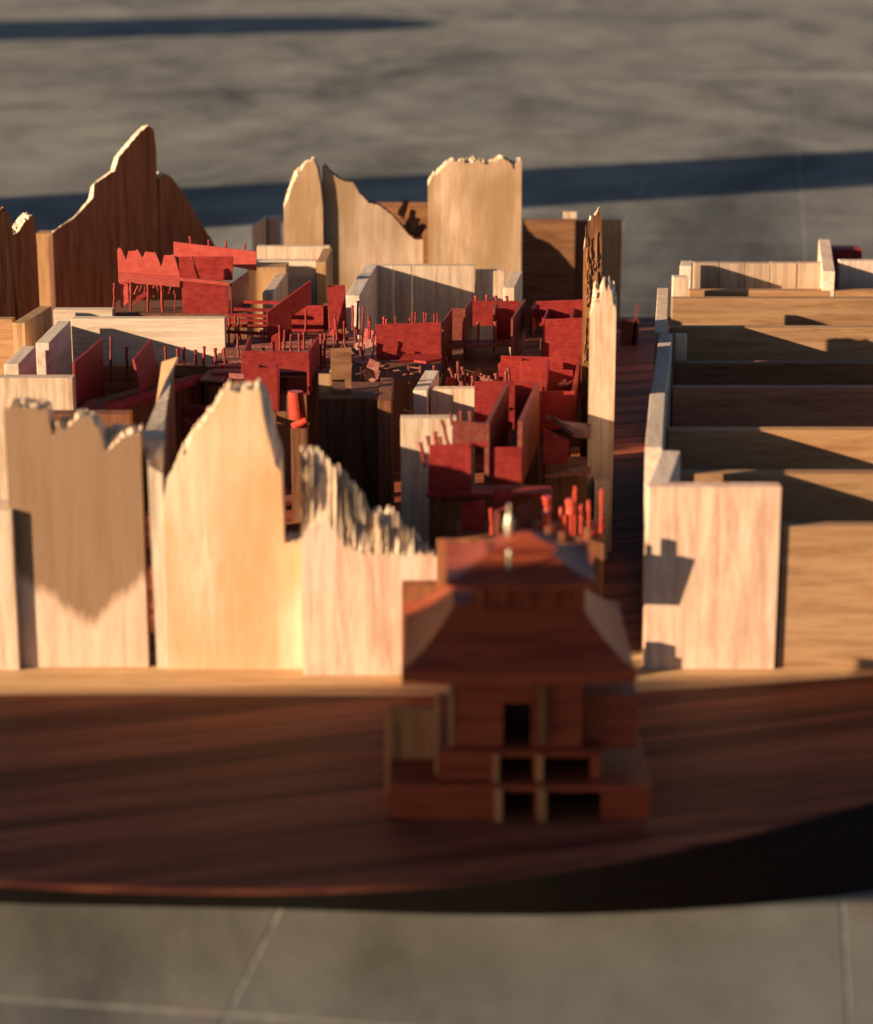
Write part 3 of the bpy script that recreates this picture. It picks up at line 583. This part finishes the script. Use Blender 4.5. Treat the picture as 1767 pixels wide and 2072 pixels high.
mb = MB(); mb.extr([PY(X(360), Yy(740), Y + 1.5), PY(X(400), Yy(650), Y + 1.5), PY(X(500), Yy(600), Y + 1.5), PY(X(500), Yy(640), Y + 1.5), PY(X(420), Yy(690), Y + 1.5)], (0, .5, 0)); mb.build('brace', RED, A)
pan(A, 'front_wall', [(X(c), Yy(d)) for c, d in ((870, 830), (1335, 830), (1332, 530), (855, 490))], Y - .1)
pan(A, 'top_rail', [(X(c), Yy(d)) for c, d in ((840, 488), (1338, 540), (1338, 500), (840, 450))], Y - .35, .4, REDL)
dep(A, 'side_wall', (X(1342), Yy(520)), (X(1522), Yy(395)), zat(Yy(520), Y), 8)
pan(A, 'back_wall', [(X(c), Yy(d)) for c, d in ((840, 480), (1372, 480), (1378, 240), (830, 242))], Y + 5)
post(A, X(1035), Yy(235), Yy(470), Y + 2.5, .1, X(965) - X(1035), None, 'rafter')
pan(A, 'long_panel', [(X(c), Yy(d)) for c, d in ((778, 235), (1615, 385), (1612, 190), (775, 90))], Y + 7, .2, REDL)
for c, y0, y1 in ((950, 38, 105), (1130, 65, 130), (1310, 85, 150), (1495, 108, 170)): post(A, X(c), Yy(y0), Yy(y1), Y + 7.1, .13, 0, None, 'peg')
under(A, 226, 505, Y - .4, Y + 8, zat(634, Y)); 
# B: slatted stair with slanted side panel
Y = 72
B = rthing('slatted_stair', 'red stair of thin slats with a slanted panel, right of the cracked wall', 520, 660, Y, 'model stair')
for i, (x0, x1, y) in enumerate(((493, 566, 611), (473, 548, 626), (461, 543, 638), (447, 543, 648), (431, 543, 658.5), (412, 543, 669))):
    Yi = Y + 5 - i * 1.0; a = PY(x0, y, Yi); b = PY(x1, y + (2 if i < 5 else 7), Yi); mb = MB()
    mb.extr([(a.x, Yi, a.z - .15), (b.x, Yi, b.z - .15), (b.x, Yi, b.z + .15), (a.x, Yi, a.z + .15)], (0, .32, 0)); mb.build('slat', RED, B)
o = (PY(543, 690, Y - .4).x, Y - .4)
pan(B, 'slanted_panel', [(541, 710), (541, 631), (629, 567), (631, 612), (590, 641), (592, 710)], 0, .18, RED, R(20), o)
for x, y0, y1, q in ((463, 642, 706, 1), (477, 640, 700, 2), (450, 660, 716, -.5), (528, 670, 710, -1), (534, 668, 708, 0)): post(B, x, y0, y1, Y + q, .12)
pan(B, 'back_stop', rect(590, 655, 618, 672), Y + 6)
pan(B, 'back_stop', rect(655, 668, 614, 668), Y + 6.3, .16, RUST)
# C: boardwalk deck with posts
zD = 9.6
C_ = rthing('boardwalk', 'dusty red boardwalk of loose planks with many thin posts in the middle of the city', 600, 720, 66, 'model deck')
for (y, x0, x1) in ((673, 590, 690), (681, 585, 722), (689, 470, 728), (697, 458, 728), (706, 448, 716), (716, 440, 712), (727, 430, 706), (738, 420, 700), (750, 425, 690)):
    a = PZ(x0 + random.uniform(-4, 4), y, zD); b = PZ(x1 + random.uniform(-6, 6), y, zD); w = 1.55; mb = MB(); q = random.uniform(-.08, .08)
    mb.hexa([(a.x, a.y - w / 2), (b.x, b.y - w / 2 + q), (b.x, b.y + w / 2 + q), (a.x, a.y + w / 2)], zD - .22 + q * .5, zD + q * .5); mb.build('plank', DUSTY, C_)
zc = lambda y: PZ(883, y, zD).y
for x, y0, y1, l in ((567, 660, 708, -1), (574, 668, 708, 1), (606, 674, 709, -1), (615, 674, 706, 1), (619, 625, 678, 0), (650, 677, 748, 0), (657, 676, 740, 1), (668, 620, 677, -2), (676, 634, 690, 1), (684, 643, 702, -4), (706, 610, 655, -2), (714, 620, 668, 0), (723, 610, 672, 3), (732, 622, 690, 2), (721, 668, 690, 0), (745, 640, 700, 1), (748, 650, 700, 0), (697, 650, 690, 0)):
    post(C_, x, y0, y1, zc(y1), .11, l, REDZ)
for k in range(20):
    x = random.choice((random.uniform(684, 760), random.uniform(684, 760), random.uniform(470, 660))); y1 = random.uniform(672, 742); post(C_, x, y1 - random.uniform(22, 52), y1, zc(y1), .1, random.uniform(-5, 5), RUST)
pan(C_, 'gable_piece', [(548, 708), (566, 708), (566, 672), (550, 680)], zc(707), .15)
a0 = PZ(430, 750, zD)
under(C_, 480, 690, a0.y - 2, a0.y + 20, zD - .25)
# D: chimney
def chimney(name, label, x0, x1, yt, yb, Y, w=None, lean=0, mat=None):
    t = rthing(name, label, (x0 + x1) / 2, yb, Y, 'model chimney'); a = PY(x0, yt, Y); b = PY(x1, yt, Y); W = b.x - a.x; z0, z1 = PY(x0, yb, Y).z, a.z; d = W * .8; k = .14; lx = (PY(x0 + lean, yb, Y).x - PY(x0, yb, Y).x)
    for nm, (xa, xb, ya, yb_) in (('front_wall', (0, W, 0, k)), ('back_wall', (0, W, d - k, d)), ('side_wall', (0, k, k, d - k)), ('side_wall', (W - k, W, k, d - k))):
        mb = MB(); pl_ = [(xa, ya), (xb, ya), (xb, yb_), (xa, yb_)]
        mb.add([(a.x + lx + x, Y + y, z0) for x, y in pl_] + [(a.x + x, Y + y, z1) for x, y in pl_], [[3, 2, 1, 0], [4, 5, 6, 7], [0, 1, 5, 4], [1, 2, 6, 5], [2, 3, 7, 6], [3, 0, 4, 7]]); mb.build(nm, mat or REDZ, t)
    mb = MB(); mb.box(a.x + lx + .2, a.x + lx + W - .2, Y + .2, Y + d - .2, 0, z0 + .3); mb.build('support_block', BROWN, t); return t
chimney('red_chimney', 'square open-topped red chimney in front of the wall that runs toward the viewer', 662, 697, 581, 664, 75, lean=4)
chimney('red_chimney', 'open-topped red chimney box just right of the tip of the bright peaked board', 520, 561, 744, 832, 42.5)
# E: left loose panels, posts, strip
dk = rthing('tilted_panel', 'thin red panel standing end-on in front of the grey-topped side walls at the left', 150, 820, 46, 'model panel')
dep(dk, 'panel', (146, 734), (203, 685), 12.6, 6.5, .2, RED)
dk = rthing('tilted_panel', 'thin red panel leaning above the sloping red strip, its front edge tilted', 275, 780, 48, 'model panel')
a = PZ(267, 727, 12.2); b = PZ(303, 686, 12.6); mb = MB(); q = PY(282, 796, a.y - .5); mb.extr([q, Vector((b.x + .8, b.y, q.z - 1)), b, a], (.22, -.05, 0)); mb.build('panel', RED, dk)
Y = 61
fe = rthing('post_row', 'row of short red posts along a dark rail in front of the long cracked wall', 390, 737, Y, 'model fence')
for x, y0 in ((335, 701), (360, 708), (373, 702), (396, 707), (412, 702), (436, 706), (455, 703)): post(fe, x, y0, 737, Y + random.uniform(-.6, .6), .13, random.uniform(-1, 1))
for x, y0, y1 in ((225, 684, 778), (258, 704, 776)): post(fe, x, y0, y1, Y - 3, .14, 0, RUST)
a = PY(205, 741, Y); b = PY(470, 741, Y); mb = MB(); mb.box(a.x, b.x, Y - .7, Y + .8, 0, a.z + .15); mb.build('rail', BROWNX, fe)
st = thing('sloping_strip', 'long thin red strip lying aslant behind the blade-like front board', 'model plank', (PZ(290, 800, 9.3).x, 50, 0))
def slab(t, name, pts, z, th, mat):
    mb = MB(); mb.hexa([PZ(x, y, z) for x, y in pts], z - th, z); return mb.build(name, mat, t)
mb = MB(); q = [PZ(218, 834, 8.9), PZ(417, 768, 9.0), PZ(408, 756, 9.5), PZ(216, 818, 9.5)]; mb.extr([p + Vector((0, 0, -.2)) for p in q], (0, 0, .2)); mb.build('strip', RED, st)
slab(st, 'strip_end', [(159, 823), (216, 831), (213, 815), (172, 814)], 9.25, .2, RED)
mb = MB(); p_ = PZ(216, 828, 9.3); mb.cyl(p_, p_ + Vector((.15, 0, .7)), .12, .1, 8, wob=.04); mb.build('peg', REDZ, st)
mb = MB(); a = PZ(165, 818, 9.3); b = PZ(405, 760, 9.3); mb.hexa([(a.x, a.y + .6), (b.x, b.y + .3), (b.x, b.y + 3), (a.x, a.y + 3)], 0, 9.0); mb.build('support_block', BROWN, st)
sb = thing('flat_panel', 'flat dusty red panel joining the strip to the boardwalk', 'model plank', (PZ(440, 750, 9.5).x, 58, 0))
slab(sb, 'panel', [(403, 768), (452, 770), (484, 732), (440, 728)], 9.35, .2, DUSTY); slab(sb, 'panel', [(452, 790), (500, 790), (500, 778), (456, 776)], 8.6, .2, DUSTY)
mb = MB(); a = PZ(440, 748, 9.4); mb.cyl(a, a + Vector((.5, .2, .4)), .18, .1, 7, wob=.08); mb.cyl(a, a + Vector((-.5, .1, .25)), .14, .1, 7, wob=.08); mb.build('paint_lump', RED, sb)
mb = MB(); a = PZ(420, 768, 9); mb.box(a.x, a.x + 3.6, a.y + .4, a.y + 5, 0, 8.4); mb.build('support_block', BROWN, sb)
# F: box with opening
Y = 53
Fb = rthing('open_box_house', 'red box house with a black opening under its front, above the red roll', 560, 790, Y)
pan(Fb, 'front_wall', [(488, 830), (488, 710), (625, 712), (625, 754), (600, 749), (566, 746), (566, 830)], Y, .2)
zt = PY(625, 712, Y).z
dep(Fb, 'side_wall', (625, 712), (646, 682), zt, PY(625, 800, Y).z, -.2)
a = PY(490, 712, Y); b = PY(640, 712, Y); mb = MB(); mb.box(a.x, a.x + .2, Y + .2, Y + 8, PY(490, 800, Y).z, zt); mb.build('side_wall', RED, Fb)
under(Fb, 492, 622, Y + .3, Y + 6, PY(560, 800, Y).z)
# roll
rol = rthing('red_roll', 'glossy curled red roll hanging below the black opening', 600, 870, 40, 'model cylinder')
mb = MB(); n = 20; a = PY(598, 792, 40); b = PY(603, 846, 40); R0 = .66; vs = []
for k in range(9):
    t = k / 8; c = Vector(a).lerp(Vector(b), t)
    for i in range(n): th = 6.2832 * i / n; vs.append(c + Vector((math.cos(th) * R0 * (1 + .12 * t), math.sin(th) * R0, 0)))
mb.add(vs, [[k * n + i, k * n + (i + 1) % n, (k + 1) * n + (i + 1) % n, (k + 1) * n + i] for k in range(8) for i in range(n)] + [list(range(n))[::-1], list(range(8 * n, 9 * n))])
GLOSS = red_paint('glossy_red_paint', (.50, .05, .03), (.62, .09, .055)); GLOSS.node_tree.nodes['Principled BSDF'].inputs['Roughness'].default_value = .22
mb.build('roll', GLOSS, rol, smooth=False)
mb = MB(); p_ = PY(610, 858, 39.5); mb.cyl(p_ - Vector((.7, 0, .35)), p_ + Vector((.45, 0, .3)), .42, .3, 12, wob=.02); mb.build('curl', GLOSS, rol)
mb = MB(); mb.box(p_.x - .9, p_.x + .6, 39, 41.5, 0, p_.z - .3); mb.build('support_block', BROWN, rol)
U = rthing('low_red_wall', 'low red wall glimpsed between the blade board and the peaked board', 400, 880, 23)
pan(U, 'wall', [(366, 940), (440, 940), (442, 820), (366, 822)], 23, .2, RED); pan(U, 'leaning_piece', [(367, 950), (386, 950), (385, 858), (376, 846), (366, 862)], 18, .2, RED)
under(U, 368, 438, 23.2, 26, 8)
# G: panel house right of centre
Y = 62
G_ = rthing('panel_house', 'plain red panel house topped by thin paired pegs at the centre right', 826, 727, Y)
pan(G_, 'front_wall', [(762, 729), (893, 727), (893, 652), (760, 656)], Y, .2)
for x, y0, l in ((776, 640, 0), (782, 645, 0), (801, 643, 0), (829, 643, 0), (835, 633, 0), (841, 633, 1), (858, 632, -1), (862, 634, 1), (879, 634, 1), (885, 633, 2)): post(G_, x, y0, 660, Y + 1 + random.uniform(0, 1.2), .08 if x > 790 else .15, l, None, 'peg')
slab(G_, 'floor_slab', [(712, 722), (765, 712), (765, 734), (735, 738), (716, 731)], 10, .25, DUSTY)
slab(G_, 'broken_floor', [(806, 730), (820, 712), (894, 708), (894, 725), (862, 731), (838, 728)], 10.3, .25, RED)
for k in range(14):
    x = 720 + random.uniform(0, 120); y = 746 + random.uniform(-6, 14); a = PY(x, y, 55); mb = MB(); mb.cyl(a, a + Vector((random.uniform(.6, 1.8), random.uniform(-.5, 1), random.uniform(-.1, .35))), .09, .07, 6); mb.build('broken_stick', DUSTY, G_)
for x in (828, 852, 878): post(G_, x, 742, 775, 54, .1, 0, RUST)
under(G_, 730, 893, Y - 4, Y + 6, 8.6)
# H: open-topped house with compartments
Y = 66
Hh = rthing('compartment_house', 'red open-topped house with slanted side walls and dark posts inside', 985, 700, Y)
dep(Hh, 'side_wall', (894, 650), (912, 625), 13.0, 8, .18, RUST); pan(Hh, 'inner_wall', rect(912, 947, 624, 700), Y + 6, .18, RUST)
dep(Hh, 'side_wall', (938, 625), (953, 604), 13.4, 8, .18, RUST)
pan(Hh, 'back_wall', rect(952, 1052, 609, 660), Y + 12, .18)
for x in (963, 985, 1005, 1027): post(Hh, x, 599, 612, Y + 12.4, .15, 0, None, 'peg')
pan(Hh, 'divider_wall', rect(998, 1041, 624, 694), Y + 6, .18); dep(Hh, 'divider_side', (998, 624), (1004, 611), 13.2, 9, .18, RUST)
dep(Hh, 'side_wall', (1034, 645), (1060, 605), 13.0, 8, .2, RUST)
for x in (938, 969, 1003): post(Hh, x, 651, 692, Y + 1.5, .15, 0, RUST)
slab(Hh, 'floor_beam', [(897, 700), (1036, 696), (1036, 686), (900, 689)], 10.2, .3, RUST)
under(Hh, 898, 1036, Y - 2, Y + 13, 8.4)
post(Hh, 918, 722, 782, Y - 4, .14, -16, RUST, 'prop'); 
# I: tray house by the pole
Y = 67
I_ = rthing('tray_house', 'red tray-like house with two open compartments left of the bark pole', 1135, 720, Y)
pan(I_, 'front_wall', [(1101, 728), (1186, 726), (1186, 643), (1098, 646)], Y, .2)
zt = PY(1100, 646, Y).z
dep(I_, 'side_wall', (1098, 646), (1108, 624), zt, 9, .2); dep(I_, 'divider_wall', (1152, 644), (1160, 622), zt, 9, .2)
pan(I_, 'inner_wall', rect(1108, 1186, 624, 660), Y + 6, .2)
pan(I_, 'back_wall', [(1082, 660), (1186, 660), (1186, 606), (1082, 610)], Y + 12, .2)
dep(I_, 'side_wall', (1073, 625), (1082, 610), zt, 10, .2); pan(I_, 'front_piece', rect(1073, 1106, 625, 642), Y + 7, .18)
for x, y0, y1 in ((1076, 640, 670), (1086, 640, 656), (1094, 638, 652)): post(I_, x, y0, y1, Y + 6.5, .1)
under(I_, 1102, 1184, Y + .3, Y + 12, 8.5)
# J: tray with chimney
Y = 39.5
J_ = rthing('courtyard_house', 'red courtyard house with two open wells and a broken left edge, below the tray house', 1130, 850, Y)
pan(J_, 'front_wall', [(1096, 870), (1156, 870), (1157, 792), (1098, 792)], Y, .2)
zt = PY(1110, 792, Y).z; zb_ = PY(1110, 870, Y).z
dep(J_, 'side_wall', (1156, 792), (1169, 727), zt, zb_, .3, REDZ); dep(J_, 'side_wall', (1100, 792), (1108, 727), zt, zb_, .2)
Yd = PZ(1130, 748, zt).y; Yk = PZ(1130, 724, zt).y
pan(J_, 'divider_wall', rect(1104, 1160, 749, 800), Yd, .2); pan(J_, 'back_wall', [(1012, 785), (1170, 785), (1170, 724), (1014, 720), (1014, 732), (1008, 738), (1010, 760), (1004, 770)], Yk, .2)
for x, y0, y1 in ((956, 760, 785), (980, 760, 785), (1004, 756, 790), (1030, 744, 790), (1024, 752, 785)): post(J_, x, y0, y1, Yk - 3, .14, 0, RUST)
for k in range(9): x = random.uniform(905, 1005); y1 = random.uniform(770, 800); post(J_, x, y1 - random.uniform(18, 40), y1, Yk - 2 + random.uniform(-2, 2), .12, random.uniform(-6, 6), RUST)
for k in range(5): a = PY(1135 + random.uniform(-12, 14), 780, Y + 6); mb = MB(); mb.cyl(a, a + Vector((random.uniform(.5, 1), 1, random.uniform(0, .4))), .12, .1, 6); mb.build('loose_stick', DUSTY, J_)
under(J_, 1102, 1155, Y + .3, Y + 14, zb_)
chimney('red_chimney', 'tall square red chimney standing against the courtyard house', 1054, 1098, 730, 880, 38.6)
# fallen scraps of painted card among the houses
def fallen(t, x, y, Y, w, h, tilt, yaw, mat):
    c = PY(x, y, Y); e = Vector((math.cos(yaw) * math.cos(tilt), math.sin(yaw), math.sin(tilt))); u = Vector((-math.sin(tilt), .25, math.cos(tilt)))
    mb = MB(); mb.extr([c - e * w / 2, c + e * w / 2, c + e * w / 2 + u * h, c - e * w / 2 + u * h], (0, .15, 0)); mb.build('fallen_panel', mat, t, .02)
for t, x0, x1, y0, y1, Ya, n_ in ((C_, 672, 752, 660, 730, None, 9), (J_, 898, 1000, 760, 800, Yk - 3, 7), (G_, 700, 800, 745, 775, 52, 6), (C_, 440, 500, 755, 800, 50, 4)):
    for k in range(n_):
        y = random.uniform(y0, y1); fallen(t, random.uniform(x0, x1), y, zc(y) if Ya is None else Ya + random.uniform(-1, 1), random.uniform(.7, 2.0), random.uniform(.3, 1.3), random.uniform(-.7, .7), random.uniform(-.9, .9), random.choice((RED, RUST, DUSTY, RUST)))
# K: long open box
K_ = rthing('trough_house', 'long red open-topped trough house pointing at the viewer, beside the leaning pegs', 1030, 985, 20)
hk = 12.9; yF = PZ(1010, 856, hk).y
zfb = PY(1000, 988, yF).z
dep(K_, 'side_wall', (981, 857), (1022, 775), hk, zfb, .35, RUST); dep(K_, 'side_wall', (1048, 853), (1084, 774), hk, zfb, .35, RUST)
yB = PZ(1050, 774, hk).y
pan(K_, 'back_wall', [(960, 870), (1088, 870), (1085, 771), (960, 772)], yB + .2, .2)
pan(K_, 'front_wall', rect(983, 1056, 905, 990), yF, .2, RED)
a = PZ(983, 856, hk); b = PZ(1056, 856, hk); mb = MB(); mb.box(a.x + .2, b.x, yF + .5, yB - .3, 0, zfb + .2); mb.build('support_block', BROWN, K_)
mb = MB(); p_ = PY(1033, 828, yB - 2); mb.cyl(p_, p_ + Vector((.2, -.4, .15)), .14, .1, 7); mb.build('inner_peg', REDZ, K_)
# L: small house with leaning pegs
Y = 13.5
L_ = rthing('pegged_house', 'small red house with a row of leaning pegs in front of the tall pale block', 915, 985, Y)
pan(L_, 'front_wall', [(866, 990), (953, 990), (953, 898), (869, 901)], Y, .2)
pan(L_, 'back_wall', [(915, 900), (984, 905), (984, 857), (915, 851)], Y + 3.5, .2, RUST); pan(L_, 'top_bar', [(949, 906), (986, 904), (986, 894), (949, 896)], Y + .3, .3)
pan(L_, 'corner_post', rect(945, 954, 899, 990), Y - .05, .25)
for x, y0, y1, l in ((860, 898, 945, -10), (868, 885, 902, -2), (884, 876, 902, -3), (892, 884, 902, -3), (908, 850, 900, -12), (914, 838, 860, -1), (934, 832, 858, -2), (953, 832, 858, -1)): post(L_, x, y0, y1, Y + (.3 if x < 912 else 3.7), .13, l, RUST if y1 < 880 else None, 'peg')
slab(L_, 'shelf', [(862, 1000), (1120, 998), (1116, 984), (862, 985)], PY(900, 992, Y - .5).z, .25, RED)
a = PY(868, 992, Y); b = PY(1110, 992, Y); mb = MB(); mb.box(a.x, b.x, Y + .4, Y + 4, 0, a.z - .6); mb.build('support_block', BROWN, L_)
# M: right lower house with slanted dark roof
Y = 27
M_ = rthing('lean_to_house', 'red lean-to with a dark slanted roof at the foot of the pale stick', 1130, 940, Y)
pan(M_, 'front_wall', [(1099, 940), (1149, 938), (1152, 892), (1099, 866)], Y, .2)
mb = MB(); mb.extr([PY(1104, 838, Y + 1), PY(1120, 843, Y + 1), PY(1160, 876, Y - .5), PY(1196, 880, Y - .5), PY(1196, 858, Y + 3), PY(1140, 852, Y + 3)], (0, .05, -.35)); mb.build('roof', DUSTY, M_)
slab(M_, 'shelf', [(1102, 962), (1196, 956), (1196, 944), (1150, 946)], PY(1150, 950, Y - 1).z, .2, DUSTY)
under(M_, 1104, 1190, Y + .3, Y + 3, 8)
# N: cluster of stubby posts behind the pagoda
Y = 6.5
N_ = rthing('stub_yard', 'yard of short glossy red stubs and small panels behind the pagoda roof', 1070, 1090, Y, 'model yard')
pan(N_, 'panel', [(932, 1090), (982, 1090), (981, 1012), (934, 1020)], Y + 1, .25, RED); pan(N_, 'panel', rect(1000, 1037, 990, 1030), Y + 3, .25)
pan(N_, 'panel', [(1046, 1090), (1077, 1090), (1077, 1016), (1046, 1030)], Y + .5, .25, RUST); pan(N_, 'panel', [(1000, 1090), (1030, 1090), (1030, 1024), (1000, 1036)], Y + .4, .25, RUST)
post(N_, 995, 1030, 1088, Y, .15, -1, GLOSS)
for x, y0, y1, r in ((1106, 1004, 1034, .36), (1105, 1040, 1072, .36), (1156, 1010, 1038, .4), (1164, 984, 1010, .14), (1091, 1058, 1070, .2), (1118, 1060, 1078, .22), (1144, 1042, 1066, .13), (1192, 1012, 1036, .14), (1217, 990, 1020, .15), (1176, 1020, 1050, .15), (1135, 1026, 1036, .14)):
    a = PY(x, y1, Y); b = PY(x, y0, Y); mb = MB(); mb.cyl(a, b, r, r * .9, 12, wob=.04); mb.cyl((a.x, Y, PY(x, 1086, Y).z), a, min(.1, r), min(.1, r), 8); mb.build('stub', GLOSS, N_)
slab(N_, 'slanted_plank', [(1174, 1096), (1226, 1060), (1226, 1046), (1186, 1060)], 8.2, .3, RED)
a = PY(925, 1080, Y); b = PY(1222, 1080, Y); mb = MB(); mb.box(a.x, b.x, Y - .6, Y + 4, 0, PY(1000, 1082, Y).z); mb.build('support_block', BROWN, N_)
